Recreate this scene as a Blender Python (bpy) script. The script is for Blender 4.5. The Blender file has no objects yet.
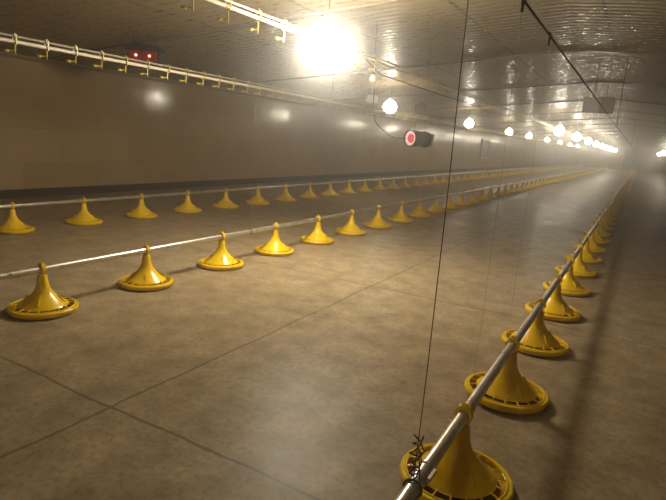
import bpy, bmesh, math, random
from mathutils import Vector, Matrix
random.seed(7)
PI = math.pi
S = bpy.context.scene
C = S.collection

# ------------------------------------------------------------------ helpers
def V(*a): return Vector(a)

def add_box(bm, c, s, rot=None):
    m = Matrix.Translation(V(*c)) @ (rot.to_4x4() if rot else Matrix.Identity(4)) @ Matrix.Diagonal((s[0], s[1], s[2], 1))
    return bmesh.ops.create_cube(bm, size=1, matrix=m)['verts']

def add_tube(bm, pts, r, n=10, caps=True):
    """tube through points; r is a number or a list"""
    pts = [V(*p) for p in pts]
    rs = r if isinstance(r, (list, tuple)) else [r] * len(pts)
    rings = []
    t0 = (pts[1] - pts[0]).normalized()
    up = V(0, 0, 1) if abs(t0.z) < .9 else V(1, 0, 0)
    for i, p in enumerate(pts):
        a = pts[max(i - 1, 0)]; b = pts[min(i + 1, len(pts) - 1)]
        t = (b - a).normalized()
        u = t.cross(up)
        if u.length < 1e-4: u = t.cross(V(0, 1, 0))
        u.normalize(); w = u.cross(t)
        rings.append([bm.verts.new(p + (u * math.cos(2 * PI * k / n) + w * math.sin(2 * PI * k / n)) * rs[i]) for k in range(n)])
    for i in range(len(rings) - 1):
        for k in range(n):
            bm.faces.new((rings[i][k], rings[i][(k + 1) % n], rings[i + 1][(k + 1) % n], rings[i + 1][k]))
    if caps:
        bm.faces.new(rings[0][::-1]); bm.faces.new(rings[-1])

def add_lathe(bm, prof, n=32, c=(0, 0, 0), mod=None, a0=0):
    """profile of (radius, z) pairs spun about z"""
    rings = []
    for j, (r, z) in enumerate(prof):
        if r < 1e-5:
            rings.append([bm.verts.new((c[0], c[1], c[2] + z))])
        else:
            ring = []
            for k in range(n):
                a = a0 + 2 * PI * k / n
                rr, zz = (r, z) if mod is None else mod(j, k, r, z)
                ring.append(bm.verts.new((c[0] + rr * math.cos(a), c[1] + rr * math.sin(a), c[2] + zz)))
            rings.append(ring)
    for i in range(len(rings) - 1):
        A, B = rings[i], rings[i + 1]
        for k in range(n):
            k2 = (k + 1) % n
            if len(A) == 1 and len(B) == 1: continue
            if len(A) == 1: bm.faces.new((A[0], B[k2], B[k]))
            elif len(B) == 1: bm.faces.new((A[k], A[k2], B[0]))
            else: bm.faces.new((A[k], A[k2], B[k2], B[k]))

def add_ring(bm, c, R, r, axis='Y', n=20, m=8, a0=0, a1=2 * PI, flat=1.0):
    full = abs(a1 - a0 - 2 * PI) < 1e-6
    cnt = n if full else n + 1
    rings = []
    for i in range(cnt):
        a = a0 + (a1 - a0) * i / n
        ring = []
        for k in range(m):
            b = 2 * PI * k / m
            rad = R + r * math.cos(b); h = r * math.sin(b) * flat
            if axis == 'Y': p = (rad * math.cos(a), h, rad * math.sin(a))
            elif axis == 'Z': p = (rad * math.cos(a), rad * math.sin(a), h)
            else: p = (h, rad * math.cos(a), rad * math.sin(a))
            ring.append(bm.verts.new((c[0] + p[0], c[1] + p[1], c[2] + p[2])))
        rings.append(ring)
    for i in range(n if full else n):
        if not full and i == n: break
        A = rings[i]; B = rings[(i + 1) % cnt]
        for k in range(m):
            bm.faces.new((A[k], B[k], B[(k + 1) % m], A[(k + 1) % m]))
    if not full:
        bm.faces.new(rings[0]); bm.faces.new(rings[-1][::-1])

def to_mesh(bm, name, mat, smooth=True):
    bmesh.ops.recalc_face_normals(bm, faces=bm.faces)
    me = bpy.data.meshes.new(name)
    bm.to_mesh(me); bm.free()
    if mat: me.materials.append(mat)
    if smooth:
        for p in me.polygons: p.use_smooth = True
        try: me.set_sharp_from_angle(angle=math.radians(38))
        except Exception: pass
    return me

def obj(name, bm, mat, parent=None, smooth=True):
    me = bm if isinstance(bm, bpy.types.Mesh) else to_mesh(bm, name, mat, smooth)
    o = bpy.data.objects.new(name, me); C.objects.link(o)
    if parent: o.parent = parent
    return o

def tag(o, label=None, cat=None, group=None, kind=None):
    if label: o['label'] = label
    if cat: o['category'] = cat
    if group: o['group'] = group
    if kind: o['kind'] = kind
    return o

def thing(name, label, cat, loc=(0, 0, 0), rotz=0, group=None):
    o = bpy.data.objects.new(name, None); C.objects.link(o)
    o.location = loc; o.rotation_euler = (0, 0, rotz); o.empty_display_size = .05
    return tag(o, label, cat, group)

def copy_tree(o, parent=None):
    c = o.copy(); C.objects.link(c)
    if parent: c.parent = parent
    for ch in list(o.children): copy_tree(ch, c)
    return c

# ------------------------------------------------------------------ materials
def newmat(name):
    m = bpy.data.materials.new(name); m.use_nodes = True
    nt = m.node_tree
    return m, nt, nt.nodes['Principled BSDF']

def simple(name, col, rough=.5, metal=0, emit=None, es=0, spec=.5, coat=0):
    m, nt, b = newmat(name)
    b.inputs['Base Color'].default_value = (*col, 1)
    b.inputs['Roughness'].default_value = rough
    b.inputs['Metallic'].default_value = metal
    b.inputs['Specular IOR Level'].default_value = spec
    b.inputs['Coat Weight'].default_value = coat
    if emit:
        b.inputs['Emission Color'].default_value = (*emit, 1)
        b.inputs['Emission Strength'].default_value = es
    return m

def N(nt, t, **kw):
    n = nt.nodes.new(t)
    for k, v in kw.items(): setattr(n, k, v)
    return n

def ramp(nt, fac, stops):
    r = N(nt, 'ShaderNodeValToRGB')
    e = r.color_ramp.elements
    while len(e) < len(stops): e.new(.5)
    for el, (p, c) in zip(e, stops):
        el.position = p; el.color = (*c, 1) if len(c) == 3 else c
    nt.links.new(fac, r.inputs['Fac'])
    return r.outputs['Color']

def noise(nt, vec, scale, detail=4, rough=.55, sc=None):
    if sc:
        mp = N(nt, 'ShaderNodeMapping'); mp.inputs['Scale'].default_value = sc
        nt.links.new(vec, mp.inputs['Vector']); vec = mp.outputs['Vector']
    n = N(nt, 'ShaderNodeTexNoise')
    n.inputs['Scale'].default_value = scale; n.inputs['Detail'].default_value = detail; n.inputs['Roughness'].default_value = rough
    nt.links.new(vec, n.inputs['Vector'])
    return n.outputs['Fac']

def mix(nt, fac, a, b, mode='MIX'):
    m = N(nt, 'ShaderNodeMix', data_type='RGBA', blend_type=mode)
    for s, v in ((m.inputs[0], fac), (m.inputs[6], a), (m.inputs[7], b)):
        if hasattr(v, 'is_linked') or isinstance(v, bpy.types.NodeSocket): nt.links.new(v, s)
        else: s.default_value = v if isinstance(v, (int, float)) else (*v, 1)
    return m.outputs[2]

def math_(nt, op, a, b=None):
    m = N(nt, 'ShaderNodeMath', operation=op)
    for i, v in enumerate((a, b)):
        if v is None: continue
        if isinstance(v, (int, float)): m.inputs[i].default_value = v
        else: nt.links.new(v, m.inputs[i])
    return m.outputs[0]

def groove(nt, coord, positions_period, offset, width):
    """1 inside a thin joint that repeats with a period along one coordinate"""
    a = math_(nt, 'ADD', coord, -offset + 1000 * positions_period)
    a = math_(nt, 'MODULO', a, positions_period)
    a = math_(nt, 'SUBTRACT', a, positions_period / 2)
    a = math_(nt, 'ABSOLUTE', a)
    return math_(nt, 'GREATER_THAN', a, positions_period / 2 - width)

def mat_floor():
    m, nt, b = newmat('worn_concrete')
    L = nt.links
    geo = N(nt, 'ShaderNodeNewGeometry'); P = geo.outputs['Position']
    sx = N(nt, 'ShaderNodeSeparateXYZ'); L.new(P, sx.inputs[0])
    n1 = noise(nt, P, .8, 5, .6); n2 = noise(nt, P, 6, 6, .65); n3 = noise(nt, P, 40, 4, .6)
    base = ramp(nt, n1, [(.3, (0.245, 0.176, 0.102)), (.5, (0.310, 0.233, 0.139)), (.7, (0.370, 0.285, 0.176))])
    base = mix(nt, .6, base, ramp(nt, n2, [(.32, (0.150, 0.108, 0.062)), (.68, (0.490, 0.380, 0.235))]))
    # pale scuffs
    sc = noise(nt, P, 9, 8, .75, (1, .35, 1))
    base = mix(nt, math_(nt, 'MULTIPLY', ramp(nt, sc, [(.5, (0, 0, 0)), (.75, (1, 1, 1))]), .22), base, (0.520, 0.408, 0.254))
    base = mix(nt, math_(nt, 'MULTIPLY', ramp(nt, n3, [(.38, (1, 1, 1)), (.52, (0, 0, 0))]), .4), base, (0.150, 0.104, 0.066))
    # slab joints (a little wavy)
    wob = math_(nt, 'MULTIPLY', math_(nt, 'SUBTRACT', noise(nt, P, 2.5, 3), .5), .05)
    gx = groove(nt, math_(nt, 'ADD', sx.outputs[0], wob), 3.1, -1.62, .007)
    gy = groove(nt, math_(nt, 'ADD', sx.outputs[1], wob), 2.32, 1.27, .007)
    g = math_(nt, 'MAXIMUM', gx, gy)
    gg = math_(nt, 'MULTIPLY', g, .6)
    base = mix(nt, gg, base, (0.060, 0.043, 0.025))
    L.new(base, b.inputs['Base Color'])
    rr = ramp(nt, noise(nt, P, 1.6, 6, .7), [(.3, (.30, .30, .30)), (.7, (.52, .52, .52))])
    L.new(rr, b.inputs['Roughness'])
    bp = N(nt, 'ShaderNodeBump'); bp.inputs['Strength'].default_value = .07; bp.inputs['Distance'].default_value = .02
    h = math_(nt, 'SUBTRACT', math_(nt, 'ADD', n2, math_(nt, 'MULTIPLY', n3, .3)), math_(nt, 'MULTIPLY', g, .6))
    L.new(h, bp.inputs['Height']); L.new(bp.outputs['Normal'], b.inputs['Normal'])
    b.inputs['Specular IOR Level'].default_value = .13
    return m

def mat_wall():
    m, nt, b = newmat('glossy_wall_panel')
    L = nt.links
    geo = N(nt, 'ShaderNodeNewGeometry'); P = geo.outputs['Position']
    sx = N(nt, 'ShaderNodeSeparateXYZ'); L.new(P, sx.inputs[0])
    cb = N(nt, 'ShaderNodeCombineXYZ')
    L.new(math_(nt, 'ADD', sx.outputs[0], sx.outputs[1]), cb.inputs[0]); L.new(sx.outputs[2], cb.inputs[1])
    br = N(nt, 'ShaderNodeTexBrick'); br.offset = .5
    L.new(cb.outputs[0], br.inputs['Vector'])
    br.inputs['Color1'].default_value = (0.380, 0.266, 0.135, 1); br.inputs['Color2'].default_value = (0.520, 0.380, 0.205, 1)
    br.inputs['Mortar'].default_value = (0.300, 0.223, 0.127, 1)
    br.inputs['Scale'].default_value = 1; br.inputs['Mortar Size'].default_value = .006
    br.inputs['Brick Width'].default_value = 1.15; br.inputs['Row Height'].default_value = .46
    n1 = noise(nt, P, 1.3, 5, .6)
    col = mix(nt, .5, br.outputs['Color'], ramp(nt, n1, [(.3, (0.370, 0.257, 0.127)), (.7, (0.540, 0.394, 0.213))]))
    L.new(col, b.inputs['Base Color'])
    rr = ramp(nt, noise(nt, P, 3, 4), [(.35, (.10, .10, .10)), (.65, (.22, .22, .22))])
    L.new(rr, b.inputs['Roughness'])
    bp = N(nt, 'ShaderNodeBump'); bp.inputs['Strength'].default_value = .10; bp.inputs['Distance'].default_value = .02
    L.new(noise(nt, P, 3, 2), bp.inputs['Height']); L.new(bp.outputs['Normal'], b.inputs['Normal'])
    b.inputs['Specular IOR Level'].default_value = .6
    return m

def mat_ceiling():
    m, nt, b = newmat('ribbed_ceiling_sheet')
    L = nt.links
    geo = N(nt, 'ShaderNodeNewGeometry'); P = geo.outputs['Position']
    sx = N(nt, 'ShaderNodeSeparateXYZ'); L.new(P, sx.inputs[0])
    n1 = noise(nt, P, .9, 4, .6, (1, .5, 1))
    col = ramp(nt, n1, [(.3, (0.240, 0.190, 0.111)), (.7, (0.330, 0.261, 0.156))])
    seam = groove(nt, sx.outputs[0], 1.2, -5.3, .015)
    col = mix(nt, math_(nt, 'MULTIPLY', seam, .75), col, (0.090, 0.067, 0.037))
    seamy = groove(nt, sx.outputs[1], 1.6, 1.4, .006)
    col = mix(nt, math_(nt, 'MULTIPLY', seamy, .4), col, (0.140, 0.104, 0.057))
    L.new(col, b.inputs['Base Color'])
    crest = math_(nt, 'GREATER_THAN', math_(nt, 'SINE', math_(nt, 'MULTIPLY', sx.outputs[1], 2 * PI / .13)), .55)
    spot = math_(nt, 'GREATER_THAN', noise(nt, P, 14, 1, .5), .56)
    shine = math_(nt, 'MULTIPLY', crest, spot)   # smooth spots set along the rib crests to break lamp reflections into sparkles
    L.new(math_(nt, 'SUBTRACT', .40, math_(nt, 'MULTIPLY', shine, .29)), b.inputs['Roughness'])
    b.inputs['Specular IOR Level'].default_value = .16
    # low ribs running across the house, broken by dents
    w = math_(nt, 'SINE', math_(nt, 'MULTIPLY', sx.outputs[1], 2 * PI / .13))
    w = math_(nt, 'MULTIPLY', w, .5)
    h = math_(nt, 'ADD', w, math_(nt, 'MULTIPLY', noise(nt, P, 9, 2, .5), .9))
    bp = N(nt, 'ShaderNodeBump'); bp.inputs['Strength'].default_value = .6; bp.inputs['Distance'].default_value = .006
    L.new(h, bp.inputs['Height']); L.new(bp.outputs['Normal'], b.inputs['Normal'])
    return m

def mat_plastic():
    m, nt, b = newmat('yellow_plastic')
    L = nt.links
    tc = N(nt, 'ShaderNodeTexCoord'); oi = N(nt, 'ShaderNodeObjectInfo')
    add = N(nt, 'ShaderNodeVectorMath', operation='ADD'); L.new(tc.outputs['Object'], add.inputs[0])
    cb = N(nt, 'ShaderNodeCombineXYZ'); L.new(math_(nt, 'MULTIPLY', oi.outputs['Random'], 30), cb.inputs[0]); L.new(cb.outputs[0], add.inputs[1])
    n1 = noise(nt, add.outputs[0], 14, 4)
    col = ramp(nt, n1, [(.3, (.84, .52, .003)), (.7, (.93, .62, .006))])
    L.new(col, b.inputs['Base Color'])
    b.inputs['Roughness'].default_value = .27
    b.inputs['Subsurface Weight'].default_value = 0
    b.inputs['Specular IOR Level'].default_value = .5
    return m

def mat_steel():
    m, nt, b = newmat('galvanized_steel')
    L = nt.links
    geo = N(nt, 'ShaderNodeNewGeometry')
    n1 = noise(nt, geo.outputs['Position'], 25, 3)
    L.new(ramp(nt, n1, [(.3, (.55, .51, .45)), (.7, (.75, .71, .64))]), b.inputs['Base Color'])
    b.inputs['Metallic'].default_value = .75
    b.inputs['Roughness'].default_value = .33
    return m

M = dict(
    floor=mat_floor(), wall=mat_wall(), ceil=mat_ceiling(), yellow=mat_plastic(), steel=mat_steel(),
    feed=simple('matte_brown', (.16, .075, .02), .9),  # plain brown for the layer inside each dish
    base=simple('dark_base_strip', (.035, .027, .02), .6),
    trim=simple('brown_trim', (.20, .155, .10), .45),
    pvc=simple('pale_pvc', (.72, .64, .5), .3),
    alu=simple('dull_aluminium', (.5, .45, .36), .4, .5),
    cup=simple('yellow_nipple_plastic', (.60, .44, .07), .35),
    cup2=simple('yellow_nipple_end', (.85, .72, .3), .3),
    rope=simple('dark_rope', (.06, .05, .035), .8),
    dkmetal=simple('dark_metal', (.045, .04, .036), .45, .3),
    black=simple('black_plastic', (.012, .010, .009), .4),
    redbox=simple('dark_red_glow_enamel', (.16, .012, .008), .35, emit=(1, .03, .02), es=.02),  # faint red glow put into the enamel itself
    led=simple('red_indicator_light', (.9, .1, .08), .4, emit=(1, .22, .16), es=5),
    bulb=simple('glowing_globe', (1, 1, 1), .3, emit=(1, .90, .70), es=50),
    bulb_main=simple('glowing_globe_strong', (1, 1, 1), .3, emit=(1, .91, .72), es=112),
    white=simple('white_porcelain', (.8, .78, .72), .3),
    cord=simple('black_cord', (.02, .018, .015), .6),
    glowrim=simple('hot_white_rim', (.9, .7, .6), .5, emit=(1, .66, .58), es=.95),
    glowcore=simple('hot_red_core', (.8, .1, .08), .5, emit=(.85, .10, .11), es=.75),
    heat=simple('grey_brown_sheet_metal', (.17, .13, .105), .38, .4),
    grey=simple('grey_enamel', (.55, .53, .49), .45),
    grey2=simple('darker_grey_enamel', (.3, .28, .25), .5),
    door=simple('blue_grey_door', (.10, .11, .13), .5),
    frame=simple('pale_frame', (.5, .44, .33), .4),
    glass=simple('dark_dusty_glass', (.04, .037, .032), .35),
)

# ------------------------------------------------------------------ the house
XL, XR, YB, YF = -7.15, 5.55, -5.0, 60.0
XRIDGE, ZR, ZE = -.8, 2.41, 1.84
def ceil_z(x):
    if x < XRIDGE: return ZE + (ZR - ZE) * (x - XL) / (XRIDGE - XL)
    return ZE + (ZR - ZE) * (XR - x) / (XR - XRIDGE)

def struct(name, bm, mat, label, smooth=False):
    return tag(obj(name, bm, mat, None, smooth), label, None, None, 'structure')

bm = bmesh.new(); add_box(bm, ((XL + XR) / 2, (YB + YF) / 2, -.05), (XR - XL + .4, YF - YB + .4, .1))
struct('floor', bm, M['floor'], 'brown worn concrete floor with slab joints and lamp reflections')
bm = bmesh.new(); add_box(bm, (XL - .05, (YB + YF) / 2, 1.0), (.1, YF - YB + .4, 2.0))
struct('wall_left', bm, M['wall'], 'long glossy beige panelled side wall on the left')
bm = bmesh.new(); add_box(bm, (XR + .05, (YB + YF) / 2, 1.0), (.1, YF - YB + .4, 2.0))
struct('wall_right', bm, M['wall'], 'long glossy beige side wall on the right')
bm = bmesh.new(); add_box(bm, ((XL + XR) / 2, YF + .05, 1.25), (XR - XL + .4, .1, 2.5))
struct('wall_far', bm, M['wall'], 'far end wall of the poultry house')
bm = bmesh.new(); add_box(bm, ((XL + XR) / 2, YB - .05, 1.25), (XR - XL + .4, .1, 2.5))
struct('wall_back', bm, M['wall'], 'end wall behind the viewer')
# ceiling: two low slopes meeting at a ridge
bm = bmesh.new()
prof = [(XL - .1, ceil_z(XL) - .009), (XRIDGE - .5, ceil_z(XRIDGE - .5)), (XRIDGE, ZR - .012), (XRIDGE + .5, ceil_z(XRIDGE + .5)), (XR + .1, ceil_z(XR) - .009)]
lo = [[bm.verts.new((x, y, z)) for x, z in prof] for y in (YB - .1, YF + .1)]
hi = [[bm.verts.new((x, y, z + .08)) for x, z in prof] for y in (YB - .1, YF + .1)]
for i in range(4):
    bm.faces.new((lo[0][i], lo[0][i + 1], lo[1][i + 1], lo[1][i]))
    bm.faces.new((hi[0][i], hi[1][i], hi[1][i + 1], hi[0][i + 1]))
for a, b_ in ((lo[0], hi[0]), (lo[1], hi[1])):
    for i in range(4): bm.faces.new((a[i], a[i + 1], b_[i + 1], b_[i]))
for i in (0, 4): bm.faces.new((lo[0][i], lo[1][i], hi[1][i], hi[0][i]))
struct('ceiling', bm, M['ceil'], 'low glossy ribbed sheet ceiling sloping up to the ridge')
# base strips and eave trims
bm = bmesh.new(); add_box(bm, (XL + .015, (YB + YF) / 2, .055), (.03, YF - YB, .11))
struct('baseboard_left', bm, M['base'], 'dark strip along the foot of the left wall')
bm = bmesh.new(); add_box(bm, (XR - .015, (YB + YF) / 2, .055), (.03, YF - YB, .11))
struct('baseboard_right', bm, M['base'], 'dark strip along the foot of the right wall')
bm = bmesh.new(); add_box(bm, (XL + .02, (YB + YF) / 2, 1.80), (.04, YF - YB, .035))
struct('trim_1', bm, M['trim'], 'brown trim where the left wall meets the ceiling')
# cross battens under the ceiling
tn = 2
y = 1.4
while y < 59:
    bm = bmesh.new()
    for xa, xb in ((XL + .06, XRIDGE), (XRIDGE, XR - .06)):
        a, b_ = V(xa, y, ceil_z(xa) - .022), V(xb, y, ceil_z(xb) - .022)
        for s in (0,):
            vs = []
            for p in (a, b_):
                vs.append([bm.verts.new(p + V(0, dy, dz)) for dy, dz in ((-.025, -.004), (.025, -.004), (.025, .017), (-.025, .017))])
            for k in range(4): bm.faces.new((vs[0][k], vs[0][(k + 1) % 4], vs[1][(k + 1) % 4], vs[1][k]))
            bm.faces.new(vs[0]); bm.faces.new(vs[1])
    struct('trim_%d' % tn, bm, M['trim'], 'narrow batten crossing under the ceiling')
    tn += 1; y += 3.2

# small wall window
bm = bmesh.new()
yc, zc, ww, hh = 28.55, 1.08, 1.5, .92
for dy, dz, sy, sz in ((0, hh / 2, ww + .1, .05), (0, -hh / 2, ww + .1, .05), (-ww / 2 - .025, 0, .05, hh), (ww / 2 + .025, 0, .05, hh)):
    add_box(bm, (XL + .025, yc + dy, zc + dz), (.05, sy, sz))
w1 = struct('window_1', bm, M['frame'], 'small dark wall opening with a pale frame in the left wall')
bm = bmesh.new(); add_box(bm, (XL + .012, yc, zc), (.02, ww, hh - .05)); obj('window_pane', bm, M['glass'], w1, False)
# door in the far wall
bm = bmesh.new()
for dx, dz, sx_, sz in ((-.6, 1.0, .07, 2.0), (.6, 1.0, .07, 2.0), (0, 2.03, 1.27, .06)):
    add_box(bm, (-1.0 + dx, YF - .03, dz), (sx_, .06, sz))
d1 = struct('door_1', bm, M['grey'], 'blue-grey door in the far end wall')
bm = bmesh.new(); add_box(bm, (-1.0, YF - .02, 1.0), (1.13, .035, 1.98)); dl = obj('door_leaf', bm, M['door'], d1, False)
bm = bmesh.new(); add_tube(bm, [(-.55, YF - .05, 1.0), (-.55, YF - .09, 1.0), (-.67, YF - .09, 1.0)], .012, 8); obj('door_handle', bm, M['steel'], dl)

# ------------------------------------------------------------------ feed lines
LINES = {'left': -5.04, 'middle': -2.81, 'right': -.36}
Y0 = {'left': 2.90, 'middle': 1.75, 'right': 1.60}
PZ, PR = .243, .0185

def dish_mesh():
    bm = bmesh.new()
    n = 72
    def mod(j, k, r, z):   # shallow scallops on the outer lip
        if j in (2, 3, 4, 5): return r + .0022 * max(0, math.cos(k / n * 2 * PI * 18)), z
        return r, z
    prof = [(0, .002), (.158, .002), (.174, .007), (.181, .018), (.181, .030), (.176, .036), (.163, .037), (.157, .034), (.157, .028), (.148, .012), (.12, .008), (0, .008)]
    add_lathe(bm, prof, n, mod=mod)
    return to_mesh(bm, 'pan_dish', M['yellow'])
def dish_layer_mesh():
    bm = bmesh.new()
    add_lathe(bm, [(0, .018), (.10, .018), (.13, .015), (.1435, .0125), (.142, .0095), (0, .0095)], 36)
    return to_mesh(bm, 'dish_layer', M['feed'])
def cone_mesh():
    bm = bmesh.new()
    prof = [(.0, .214), (.016, .214), (.022, .211), (.0255, .203), (.0275, .185), (.030, .163), (.0355, .143), (.045, .122), (.060, .102), (.080, .083), (.097, .066), (.114, .052), (.128, .043), (.131, .038),
            (.126, .037), (.110, .047), (.094, .060), (.077, .077), (.061, .096), (.046, .117), (.034, .140), (.024, .165), (.012, .18), (0, .18)]
    add_lathe(bm, prof, 48)
    for k in range(4):   # low upright fins moulded onto the skirt
        a = PI * (k + .5) / 2
        R = Matrix.Rotation(a, 3, 'Z')
        tri = [(.068, .090), (.083, .094), (.112, .056), (.094, .058)]
        f1 = [bm.verts.new(R @ V(x, -.0022, z)) for x, z in tri]; f2 = [bm.verts.new(R @ V(x, .0022, z)) for x, z in tri]
        bm.faces.new(f1); bm.faces.new(f2[::-1])
        for i in range(4): bm.faces.new((f1[i], f2[i], f2[(i + 1) % 4], f1[(i + 1) % 4]))
    return to_mesh(bm, 'feed_cone', M['yellow'])
def grille_mesh():
    bm = bmesh.new()
    for k in range(18):
        a = 2 * PI * k / 18
        ca, sa = math.cos(a), math.sin(a)
        add_tube(bm, [(.122 * ca, .122 * sa, .042), (.140 * ca, .140 * sa, .040), (.162 * ca, .162 * sa, .035)], [.0032, .003, .0034], 6)
    add_ring(bm, (0, 0, .0375), .161, .0035, 'Z', 54, 6)
    return to_mesh(bm, 'pan_grille', M['yellow'])
def hanger_mesh():
    bm = bmesh.new()
    # saddle that closes round the pipe
    n = 24; hw = .011
    ro, ri = .0295, .0200
    rings = []
    for i in range(n):
        a = 2 * PI * i / n
        o_ = ro + (.006 if abs(math.sin(a)) > .85 and math.sin(a) > 0 else 0)
        rings.append([bm.verts.new((r * math.cos(a), y_, PZ + r * math.sin(a))) for r, y_ in ((ri, -hw), (o_, -hw), (o_, hw), (ri, hw))])
    for i in range(n):
        A, B = rings[i], rings[(i + 1) % n]
        for k in range(4): bm.faces.new((A[k], B[k], B[(k + 1) % 4], A[(k + 1) % 4]))
    # thin hanging eye on top of the saddle
    add_ring(bm, (0, 0, PZ + .033), .0085, .003, 'Y', 16, 6)
    # neck shoulders under the pipe
    add_box(bm, (0, 0, .2065), (.040, .018, .012))
    return to_mesh(bm, 'pipe_hanger', M['yellow'])
def lever_mesh():
    bm = bmesh.new()
    add_tube(bm, [(-.020, 0, .205), (-.036, .004, .2055), (-.050, .010, .2045)], [.004, .0035, .005], 8)
    return to_mesh(bm, 'shutter_lever', M['cup2'])

def make_pan():
    t = thing('feeder_pan', 'x', 'feeder pan')
    d = obj('pan_dish', dish_mesh(), None, t); tag(obj('dish_layer', dish_layer_mesh(), None, d), 'brown layer inside the dish')
    obj('feed_cone', cone_mesh(), None, t)
    obj('pan_grille', grille_mesh(), None, t)
    h = obj('pipe_hanger', hanger_mesh(), None, t)
    tag(obj('shutter_lever', lever_mesh(), None, h), 'pale shutter lever')
    return t

# light whole-pan mesh for the far ones, a few pixels each
def far_pan_mesh():
    bm = bmesh.new()
    prof = [(0, .002), (.16, .002), (.181, .018), (.177, .035), (.158, .035), (.15, .015), (.12, .02), (.13, .042), (.097, .066), (.064, .102), (.039, .143), (.0275, .185), (.022, .211), (0, .214)]
    add_lathe(bm, prof, 18)
    add_ring(bm, (0, 0, PZ), .0285, .0048, 'Y', 10, 5, flat=2)
    add_box(bm, (0, 0, PZ + .033), (.012, .008, .012))
    return to_mesh(bm, 'feeder_pan', M['yellow'])

WORDS = ['first', 'second', 'third', 'fourth', 'fifth', 'sixth', 'seventh', 'eighth', 'ninth', 'tenth', 'eleventh', 'twelfth', 'thirteenth',
         'fourteenth', 'fifteenth', 'sixteenth', 'seventeenth', 'eighteenth', 'nineteenth', 'twentieth']
ROWTXT = {'left': 'on the far-left feed line beside the wall', 'middle': 'on the middle feed line', 'right': 'on the right-hand feed line'}
proto = make_pan(); first_pan = True
far_me = far_pan_mesh()
prng = random.Random(3)
NSINGLE = {'left': 16, 'middle': 18, 'right': 18}
for row in ('right', 'middle', 'left'):
    X = LINES[row]
    for i in range(78):
        y = Y0[row] + .75 * i
        if y > YF - .6: break
        yy = y + prng.uniform(-.012, .012)
        if i < 26:
            if first_pan: t = proto; first_pan = False
            else: t = copy_tree(proto)
            t.location = (X, yy, 0)
        else:
            t = obj('feeder_pan', far_me, None); t.location = (X, yy, 0)
            t['category'] = 'feeder pan'
        t.rotation_euler = (0, 0, prng.uniform(-.05, .05))
        if i < NSINGLE[row]:
            if i == 0 and row == 'right': lab = 'large yellow feeder pan nearest the viewer at the bottom of the right-hand feed line'
            elif i == 0: lab = 'yellow feeder pan nearest the left edge %s' % ROWTXT[row]
            else: lab = 'yellow feeder pan, %s from the near end, %s' % (WORDS[i], ROWTXT[row])
            t['label'] = lab
            t['group'] = 'yellow feeder pans %s' % ROWTXT[row]
        else:
            t['label'] = 'small distant yellow feeder pan in the crowded far stretch %s' % {'left': 'of the wall-side line', 'middle': 'of the middle line', 'right': 'of the right-hand line'}[row]
            t['group'] = 'distant feeder pans, far stretch of the %s feed line' % row

PIPELAB = {'left': 'pale steel feed pipe of the row nearest the wall', 'middle': 'shiny steel feed pipe of the middle row, entering at the left edge',
           'right': 'shiny steel feed pipe of the right-hand row, running up from the bottom edge'}
cbm = bmesh.new()
add_tube(cbm, [(0, -.035, 0), (0, .035, 0)], .0215, 16); 
for s in (-.022, .022): add_ring(cbm, (0, s, 0), .0215, .003, 'Y', 16, 6)
add_box(cbm, (.0245, 0, .005), (.008, .05, .012))
coup_me = to_mesh(cbm, 'pipe_coupling', M['steel'])
for row in ('right', 'middle', 'left'):
    X = LINES[row]
    y0 = {'right': .35, 'middle': .9, 'left': 1.2}[row]
    t = thing('feed_pipe', PIPELAB[row], 'feed pipe', (X, y0, PZ), 0, 'steel feed pipes')
    bm = bmesh.new(); add_tube(bm, [(0, k * (YF - .2 - y0) / 20, 0) for k in range(21)], PR, 16)
    obj('pipe_tube', bm, M['steel'], t)
    off = {'right': 1.22, 'middle': 1.60, 'left': 3.25}[row]
    for k in range(19):
        if off + 3 * k > YF - 1: break
        o = obj('pipe_coupling', coup_me, None, t); o.location = (0, off + 3 * k - y0, 0)
    # slim end bracket standing on the floor far away
    bm = bmesh.new(); add_box(bm, (0, YF - .25 - y0, -PZ / 2 - .012), (.06, .04, PZ - .03)); add_box(bm, (0, YF - .25 - y0, -PZ + .005), (.14, .12, .008))
    obj('pipe_stand', bm, M['grey2'], t)

# ------------------------------------------------------------------ hoist cable, pulleys and ropes over the right line
CX, CZ = -.36, 1.49
bm = bmesh.new()
add_tube(bm, [(0, -4.6 + k * (YF - .3 + 4.6) / 30, .0) for k in range(31)], .004, 8)
t = thing('hoist_cable', 'dark steel hoist cable stretched along the house above the right-hand feed line', 'cable', (CX, 0, CZ))
obj('cable_strand', bm, M['rope'], t)
for yb in (-4.6, 8.2, 20, 32, 44, 56):
    bm = bmesh.new(); add_tube(bm, [(0, yb, 0), (0, yb, ceil_z(CX) - CZ)], .004, 6)
    obj('cable_hanger', bm, M['rope'], t)
for i, (yp, zt) in enumerate(((1.15, CZ), (1.66, CZ), (2.17, CZ))):
    bm = bmesh.new()
    add_ring(bm, (0, 0, -.006), .010, .003, 'X', 14, 6)
    add_tube(bm, [(0, -.02, .006), (0, .02, .006)], .0065, 8)
    add_box(bm, (0, 0, -.022), (.006, .012, .016))
    p = obj('cable_pulley', bm, M['dkmetal']); p.location = (CX, yp, CZ - .002)
    tag(p, 'small dark pulley clamp on the hoist cable, %s from the viewer' % WORDS[i], 'pulley', 'clamps on the hoist cable')
ropes = [(1.15, 'long dark rope crossing the whole view down to the near right feed pipe', True),
         (1.66, 'thin dark rope dropping from the hoist cable, second from the viewer', False),
         (2.17, 'thin dark rope dropping from the hoist cable, third from the viewer', False)]
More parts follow.
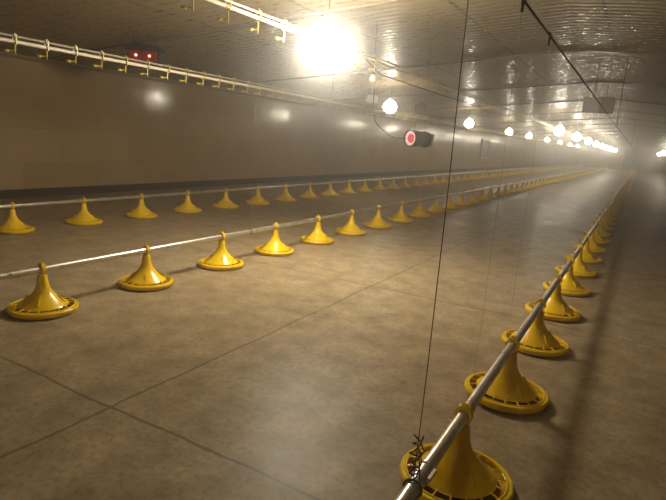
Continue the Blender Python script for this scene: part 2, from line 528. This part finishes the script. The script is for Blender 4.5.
for yp, lab, knot in ropes:
    rt = thing('hanging_rope', lab, 'rope', (CX, yp, PZ + PR), 0, 'ropes holding the right feed pipe')
    bm = bmesh.new()
    rr = .0011 if knot else .0005
    add_tube(bm, [(0, 0, .004), (.003, 0, .3), (.004, 0, .7), (0, 0, CZ - .03 - PZ - PR)], rr, 6)
    obj('rope_strand', bm, M['rope'] if knot else M['alu'], rt)
    bm = bmesh.new()
    add_ring(bm, (0, 0, -PR), PR + (.0045 if knot else .003), .0035 if knot else .0015, 'Y', 16, 6)
    if knot:
        pr = random.Random(5)
        for q in range(3):
            pts = []
            for j in range(8):
                a = j * 1.3 + q * 2.1
                pts.append((.016 * math.cos(a) * pr.uniform(.5, 1.2), .02 * math.sin(a) * pr.uniform(.5, 1.3), .008 + .016 * j))
            add_tube(bm, pts, .002, 6)
    obj('rope_knot', bm, M['rope'] if knot else M['alu'], rt)

# thin hangers of the middle and left feed lines
for row, ys in (('middle', (3.62, 9.6, 15.6, 21.6)), ('left', (5.4, 11.4, 17.4))):
    X = LINES[row]
    for i, yp in enumerate(ys):
        rt = thing('hanging_rope', 'thin grey rope holding the %s feed pipe, %s from near end' % ('middle' if row == 'middle' else 'wall-side', WORDS[i]), 'rope', (X, yp, PZ + PR), 0, 'ropes holding the %s feed pipe' % row)
        bm = bmesh.new(); add_tube(bm, [(0, 0, .003), (.002, 0, .6), (0, 0, ceil_z(X) - PZ - PR)], .0008, 6); obj('rope_strand', bm, M['trim'], rt)
        bm = bmesh.new(); add_ring(bm, (0, 0, -PR), PR + .003, .003, 'Y', 14, 6); obj('rope_loop', bm, M['rope'], rt)

# ------------------------------------------------------------------ raised drinker lines
def cup_mesh(big):
    bm = bmesh.new()
    s = 1.0 if not big else 1.3
    # clip round both pipes, stem, arm and drip cup
    add_box(bm, (0, 0, .044), (.012, .009, .028)); add_box(bm, (-.021, 0, .018), (.005, .009, .06)); add_box(bm, (.021, 0, .018), (.005, .009, .06))
    add_box(bm, (0, 0, -.017), (.046, .009, .008))
    add_tube(bm, [(0, 0, -.014), (0, 0, -.07 * s)], .0055, 8)
    add_tube(bm, [(0, 0, -.058 * s), (-.015, -.018, -.064 * s), (-.03, -.035, -.066 * s)], .0055, 8)
    add_lathe(bm, [(0, -.012), (.013, -.010), (.020, .002), (.021, .006), (.018, .006), (.012, -.006), (0, -.008)], 14, (-.034, -.040, -.064 * s))
    add_lathe(bm, [(0, .006), (.004, .004), (.005, -.010), (0, -.012)], 8, (0, 0, -.072 * s))
    return to_mesh(bm, 'drip_cup', M['cup'])
def drinker(name_label, X, z, y0, step, near, big, wire):
    t = thing('drinker_line', name_label, 'drinker line', (X, 0, z), 0, 'raised nipple drinker lines')
    bm = bmesh.new(); add_tube(bm, [(0, near + k * (YF - .2 - near) / 20, 0) for k in range(21)], .0135, 12); obj('water_pipe', bm, M['pvc'], t)
    bm = bmesh.new(); add_tube(bm, [(0, near + k * (YF - .2 - near) / 20, .036) for k in range(21)], .008, 8); obj('support_rail', bm, M['alu'], t)
    if wire:
        bm = bmesh.new(); add_tube(bm, [(0, 4.9, .0), (0, 5.3, -.11)] + [(0, 5.3 + k * 4, -.12) for k in range(1, 14)], .006, 8); tag(obj('lower_wire', bm, M['rope'], t), 'dark lower wire')
    me = cup_mesh(big)
    n = int((YF - 1 - y0) / step)
    nn = min(n, 100)
    for i in range(nn):
        o = obj('drip_cup', me, None, t); o.location = (0, y0 + i * step, 0)
    bm = bmesh.new()
    for i in range(nn, n):
        yy = y0 + i * step
        add_box(bm, (0, yy, -.045), (.011, .011, .06)); add_box(bm, (-.02, yy - .02, -.066), (.04, .03, .014)); add_box(bm, (0, yy, .018), (.045, .009, .07))
    if n > nn: tag(obj('distant_drip_cups', bm, M['cup'], t, False), 'distant run of yellow drip cups', kind='stuff')
    for k in range(0, 12):
        yk = near + .6 + k * 4.8
        if yk > YF - 1: break
        bm = bmesh.new(); add_tube(bm, [(0, yk, .044), (0, yk, ceil_z(X) - z - .001)], .002, 6); obj('line_hanger', bm, M['rope'], t)
    return t
drinker('pale drinker pipe with small yellow cups raised along the upper left, below the red-lit box', -3.93, 1.575, 2.33, .235, 1.4, False, False)
drinker('drinker pipe with larger yellow cups entering at the top edge left of the bright lamp', -2.5, 1.863, 2.575, .321, 1.3, True, True)

# ------------------------------------------------------------------ lamps
def make_lamp():
    t = thing('pendant_lamp', 'x', 'lamp')
    bm = bmesh.new()
    add_lathe(bm, [(0, -.14)] + [(.14 * math.sin(a), -.14 * math.cos(a)) for a in [PI * k / 14 for k in range(1, 13)]] + [(.05, .137), (.035, .145), (0, .145)], 28)
    gl = tag(obj('lamp_globe', bm, M['bulb'], t), 'glowing white globe')
    gl.data.materials[0] = M['bulb']
    bm = bmesh.new(); add_lathe(bm, [(0, .145), (.036, .145), (.038, .16), (.03, .19), (.012, .205), (0, .205)], 20); obj('lamp_socket', bm, M['white'], t)
    return t
lp = make_lamp()
lamps = []
ROW1 = [3.68, 17.05, 22.0, 26.9, 31.8, 36.7, 41.6, 46.5, 51.4, 56.3]
ROW2 = [9.32, 14.58, 19.6, 23.5, 28.4, 33.3, 38.2, 43.1]
ROW3 = [-1.6, 34, 44, 54]
main_lamp = None
first = True
LROW = {1: 'of the lamp row right of the raised drinker lines', 2: 'of the lamp row above the left-hand floor near the wall', 3: 'x'}
for rn, X, z, ys in ((1, -2.2, 1.735, ROW1), (2, -4.15, 1.70, ROW2), (3, 1.2, 1.66, ROW3)):
    for i, yp in enumerate(ys):
        if first: t = lp; first = False
        else: t = copy_tree(lp)
        if rn == 3 and i == 0: X, X_ = -.6, X
        t.location = (X, yp, z)
        if rn == 3 and i == 0: t.scale = (.85, .85, .85)
        if rn == 1 and i == 0: main_lamp = t
        if rn == 2: t.scale = (.85, .85, .85)
        zc_ = ceil_z(X) - z
        sc_ = .85 if rn == 2 else (.85 if rn == 3 and i == 0 else 1)
        bm = bmesh.new(); add_tube(bm, [(0, 0, .2), (0, 0, zc_ / sc_ - .002)], .004, 6); obj('lamp_cord', bm, M['cord'], t)
        if rn == 3 and i == 0: X = X_
        if rn == 1 and i == 0: lab = 'dazzling white lamp hanging at the top centre, its globe enlarged to match its glare'
        elif rn == 1 and i == 1: lab = 'bright lamp low under the ceiling, left of the glaring far cluster'
        elif rn == 1: lab = 'small distant lamp in the glaring cluster below the far ridge'
        elif rn == 2 and i == 0: lab = 'bright lamp just left of and above the red-faced heater'
        elif rn == 2 and i == 1: lab = 'bright lamp right of the red-faced heater, above the left wall window'
        elif rn == 2: lab = 'small distant lamp of the row near the left wall, beyond the window'
        elif i == 0: lab = 'lamp hanging behind the viewer, out of the picture'
        else: lab = 'small distant lamp glowing at the right edge of the picture'
        t['label'] = lab
        t['group'] = 'lit ceiling lamps' if (rn < 3 and i < 2) else 'distant lamps of row %s' % {1: 'one', 2: 'two', 3: 'three'}[rn]

g_ = [c for c in main_lamp.children if c.name.startswith('lamp_globe')][0]
g_.data = g_.data.copy(); g_.data.materials[0] = M['bulb_main']; g_.scale = (1.6, 1.6, 1.05)  # globe widened so its shape takes in the glare around the lamp

# ------------------------------------------------------------------ unlit white bulb near the middle
t = thing('light_bulb', 'small white unlit bulb hanging below the drinker line, right of the dazzling lamp', 'bulb', (-2.59, 5.31, 1.68))
bm = bmesh.new(); add_lathe(bm, [(0, 0), (.022, .003), (.036, .02), (.038, .038), (.030, .058), (.018, .075), (0, .075)], 20); obj('bulb_glass', bm, M['white'], t)
bm = bmesh.new(); add_lathe(bm, [(0, .075), (.018, .075), (.019, .10), (.010, .112), (0, .112)], 14); obj('bulb_socket', bm, M['black'], t)
bm = bmesh.new(); add_tube(bm, [(0, 0, .11), (0, 0, ceil_z(-2.59) - 1.68)], .0035, 6); obj('bulb_cord', bm, M['cord'], t)

# ------------------------------------------------------------------ red-lit control box near the ceiling
def aim(loc, extra=0):   # z rotation so that local -Y looks toward the near end of the house
    return math.atan2(0 - loc[0], loc[1]) + extra
p = (-5.0, 4.42, 1.68)
t = thing('control_box', 'black hooded box with dark red front and two small red lights, upper left near ceiling', 'control box', p, aim(p, -.25))
t.scale = (1.2, 1.2, 1.12)
bm = bmesh.new(); add_box(bm, (0, 0, .10), (.30, .16, .17)); bmesh.ops.bevel(bm, geom=bm.edges[:], offset=.008, segments=2, affect='EDGES'); obj('box_body', bm, M['black'], t)
bm = bmesh.new(); add_box(bm, (0, -.084, .105), (.27, .012, .12)); bmesh.ops.bevel(bm, geom=bm.edges[:], offset=.003, segments=1, affect='EDGES'); fp = tag(obj('front_panel', bm, M['redbox'], t), 'dark red front panel')
for lx in (-.055, .065):
    bm = bmesh.new(); add_lathe(bm, [(0, .012), (.009, .009), (.013, 0), (.013, -.004), (0, -.004)], 14)
    bmesh.ops.rotate(bm, verts=bm.verts, cent=(0, 0, 0), matrix=Matrix.Rotation(PI / 2, 3, 'X'))
    bmesh.ops.translate(bm, verts=bm.verts, vec=(lx, -.092, .118))
    tag(obj('indicator_light', bm, M['led'], fp), 'glowing red light')
bm = bmesh.new()
hv = []
for yv in (-.125, .09):
    hv.append([bm.verts.new((x, yv, z)) for x, z in ((-.165, .172), (-.165, .190), (-.06, .222), (.08, .222), (.165, .198), (.165, .172))])
bm.faces.new(hv[0]); bm.faces.new(hv[1][::-1])
for k in range(6): bm.faces.new((hv[0][k], hv[0][(k + 1) % 6], hv[1][(k + 1) % 6], hv[1][k]))
obj('box_hood', bm, M['black'], t)
bm = bmesh.new()
for sx in (-.1, .1): add_tube(bm, [(sx, 0, .21), (sx, 0, (ceil_z(-5) - 1.68) / 1.12 - .001)], .005, 8)
obj('box_hanger', bm, M['dkmetal'], t)
bm = bmesh.new(); add_tube(bm, [(.02, .02, .02), (.02, .02, -.05)], .008, 8); obj('cable_gland', bm, M['black'], t)

# ------------------------------------------------------------------ jet heater
p = (-4.5, 11.85, 1.19)
base_ang = aim(p)
t = thing('jet_heater', 'hanging cylindrical heater with a glowing red round face and black curved hose', 'heater', p, base_ang - math.radians(41))
Rx = Matrix.Rotation(PI / 2, 3, 'X')
def lathe_y(prof, n=32, y0=0):
    bm = bmesh.new(); add_lathe(bm, prof, n)
    bmesh.ops.rotate(bm, verts=bm.verts, cent=(0, 0, 0), matrix=Rx)   # +z -> -y : face looks along -y
    return bm
bm = lathe_y([(0, -.30), (.15, -.30), (.168, -.28), (.172, -.1), (.176, .2), (.186, .215), (.188, .29), (.172, .30), (.160, .29), (.156, .22), (0, .22)], 36)
obj('heater_barrel', bm, M['heat'], t)
bm = lathe_y([(.158, .225), (.158, .262), (.118, .268), (.105, .25), (.105, .225)], 36); tag(obj('burner_ring', bm, M['glowrim'], t), 'white-hot outer ring')
bm = lathe_y([(0, .225), (.105, .225), (.105, .255), (.06, .262), (0, .262)], 32); tag(obj('burner_core', bm, M['glowcore'], t), 'glowing red core')
bm = bmesh.new(); add_box(bm, (0, .34, .0), (.26, .10, .26)); add_box(bm, (.02, .30, -.15), (.2, .2, .06)); bmesh.ops.bevel(bm, geom=bm.edges[:], offset=.01, segments=2, affect='EDGES'); obj('fan_housing', bm, M['grey2'], t)
bm = bmesh.new()
for yy in (-.15, .2):
    add_ring(bm, (0, yy, 0), .178, .007, 'Y', 28, 6)
    add_tube(bm, [(0, yy, .18), (0, yy, ceil_z(-4.5) - 1.19 - .02)], .004, 6)
obj('hanging_chain', bm, M['dkmetal'], t)
# its supply hose, looping up to the drinker line height
import mathutils
ht = t
mw = Matrix.Translation(V(*p)) @ Matrix.Rotation(base_ang - math.radians(41), 4, 'Z')
end = mw @ V(-.205, -.06, -.01)
Z_ = 11.0
pts = []
ctrl = [V(-4.72, 9.77, ceil_z(-4.72) - .005), V(-4.72, 9.86, 1.55), V(-4.70, 10.13, 1.36), V(-4.68, 10.5, 1.24), V(-4.70, 10.9, 1.18), V(-4.72, 11.25, 1.17), end]
for i in range(len(ctrl) - 1):
    q0 = ctrl[max(i - 1, 0)]; q1 = ctrl[i]; q2 = ctrl[i + 1]; q3 = ctrl[min(i + 2, len(ctrl) - 1)]
    for k in range(6):
        u = k / 6
        pts.append(tuple(.5 * ((2 * q1) + (q2 - q0) * u + (2 * q0 - 5 * q1 + 4 * q2 - q3) * u * u + (3 * q1 - q0 - 3 * q2 + q3) * u ** 3)))
pts.append(tuple(ctrl[-1]))
inv_ = mw.inverted()
bm = bmesh.new(); add_tube(bm, [tuple(inv_ @ V(*q)) for q in pts], .012, 10); tag(obj('supply_hose', bm, M['cord'], ht), 'black curving supply hose')


# small red framed box above the heater
p2 = (-4.75, 12.45, 1.74)
t = thing('switch_box', 'small dark box with a dark red front hanging above the red-faced heater', 'switch box', p2, aim(p2))
t.scale = (1.15, 1.15, 1)
bm = bmesh.new(); add_box(bm, (0, 0, .11), (.20, .12, .21)); bmesh.ops.bevel(bm, geom=bm.edges[:], offset=.008, segments=1, affect='EDGES'); obj('box_body', bm, M['redbox'], t)
bm = bmesh.new()
for sx in (-.105, .105): add_box(bm, (sx, -.03, .11), (.02, .10, .25))
add_box(bm, (0, -.03, .235), (.23, .12, .02)); obj('box_frame', bm, M['black'], t)
bm = bmesh.new(); add_tube(bm, [(0, 0, .24), (0, 0, ceil_z(-4.75) - 1.74)], .01, 8); obj('box_hanger', bm, M['dkmetal'], t)
# grey box under the ceiling left of the bright lamp
p3 = (-4.9, 10.1, 1.80)
t = thing('junction_box', 'small grey box under the ceiling, left of the lamp above the heater', 'junction box', p3, aim(p3))
bm = bmesh.new(); add_box(bm, (0, 0, .09), (.22, .10, .16)); bmesh.ops.bevel(bm, geom=bm.edges[:], offset=.01, segments=2, affect='EDGES'); obj('box_body', bm, M['grey2'], t)
bm = bmesh.new()
for sx in (-.07, .07): add_tube(bm, [(sx, 0, .165), (sx, 0, ceil_z(-4.9) - 1.80 - .001)], .006, 8)
obj('box_bracket', bm, M['dkmetal'], t)

# two grey boards hanging at the end of the cable view, under the ridge
p4 = (-.62, 8.5, 1.67)
t = thing('winch_box', 'pair of square grey panels hanging under the ceiling near the ridge', 'winch box', p4, .0)
bm = bmesh.new(); add_box(bm, (-.11, 0, .10), (.21, .07, .2)); bmesh.ops.bevel(bm, geom=bm.edges[:], offset=.006, segments=1, affect='EDGES'); tag(obj('left_panel', bm, M['grey'], t), 'lighter grey left panel')
bm = bmesh.new(); add_box(bm, (.09, .01, .105), (.18, .08, .21)); bmesh.ops.bevel(bm, geom=bm.edges[:], offset=.006, segments=1, affect='EDGES'); tag(obj('right_panel', bm, M['grey2'], t), 'darker grey right panel')
bm = bmesh.new(); add_tube(bm, [(-.09, 0, .17), (-.09, 0, ceil_z(-.71) - 1.67 - .002)], .002, 6); add_tube(bm, [(.065, .01, .18), (.065, .01, ceil_z(-.55) - 1.67 - .002)], .002, 6)
obj('hanging_rod', bm, M['dkmetal'], t)

# ------------------------------------------------------------------ dusty air, with lamp glare put into the haze
w = bpy.data.worlds.new('world'); S.world = w; w.use_nodes = True
nt = w.node_tree; nt.nodes.clear()
out = N(nt, 'ShaderNodeOutputWorld'); bg = N(nt, 'ShaderNodeBackground')
bg.inputs[0].default_value = (0, 0, 0, 1); bg.inputs[1].default_value = 0
nt.links.new(bg.outputs[0], out.inputs['Surface'])
vs = N(nt, 'ShaderNodeVolumeScatter'); vs.inputs['Density'].default_value = .005; vs.inputs['Anisotropy'].default_value = .2
v2 = N(nt, 'ShaderNodeVolumeScatter'); v2.inputs['Density'].default_value = .022; v2.inputs['Anisotropy'].default_value = .92  # strong forward scatter added to imitate glare around the lamps
ad = N(nt, 'ShaderNodeAddShader'); nt.links.new(vs.outputs[0], ad.inputs[0]); nt.links.new(v2.outputs[0], ad.inputs[1])
vs.inputs['Color'].default_value = (1, .97, .9, 1)
nt.links.new(ad.outputs[0], out.inputs['Volume'])

# ------------------------------------------------------------------ camera
f, yaw, pitch, roll, h = 536.8, .5024, .2053, .0717, 1.0742
Fw = V(-math.sin(yaw) * math.cos(pitch), math.cos(yaw) * math.cos(pitch), -math.sin(pitch))
R = V(math.cos(yaw), math.sin(yaw), 0); U = R.cross(Fw)
R2 = math.cos(roll) * R + math.sin(roll) * U; U2 = math.cos(roll) * U - math.sin(roll) * R
cd = bpy.data.cameras.new('camera'); cam = bpy.data.objects.new('camera', cd); C.objects.link(cam)
mat = Matrix(((R2.x, U2.x, -Fw.x), (R2.y, U2.y, -Fw.y), (R2.z, U2.z, -Fw.z)))
cam.matrix_world = Matrix.Translation((0, 0, h)) @ mat.to_4x4()
cd.sensor_width = 36; cd.lens = f * 36 / 666; cd.clip_start = .02; cd.clip_end = 200
S.camera = cam
vw = S.view_settings
vw.view_transform = 'Standard'; vw.look = 'None'; vw.gamma = 1; vw.use_curve_mapping = False; vw.exposure = 0
S.cycles.max_bounces = 8; S.cycles.volume_bounces = 1
S.cycles.use_denoising = True
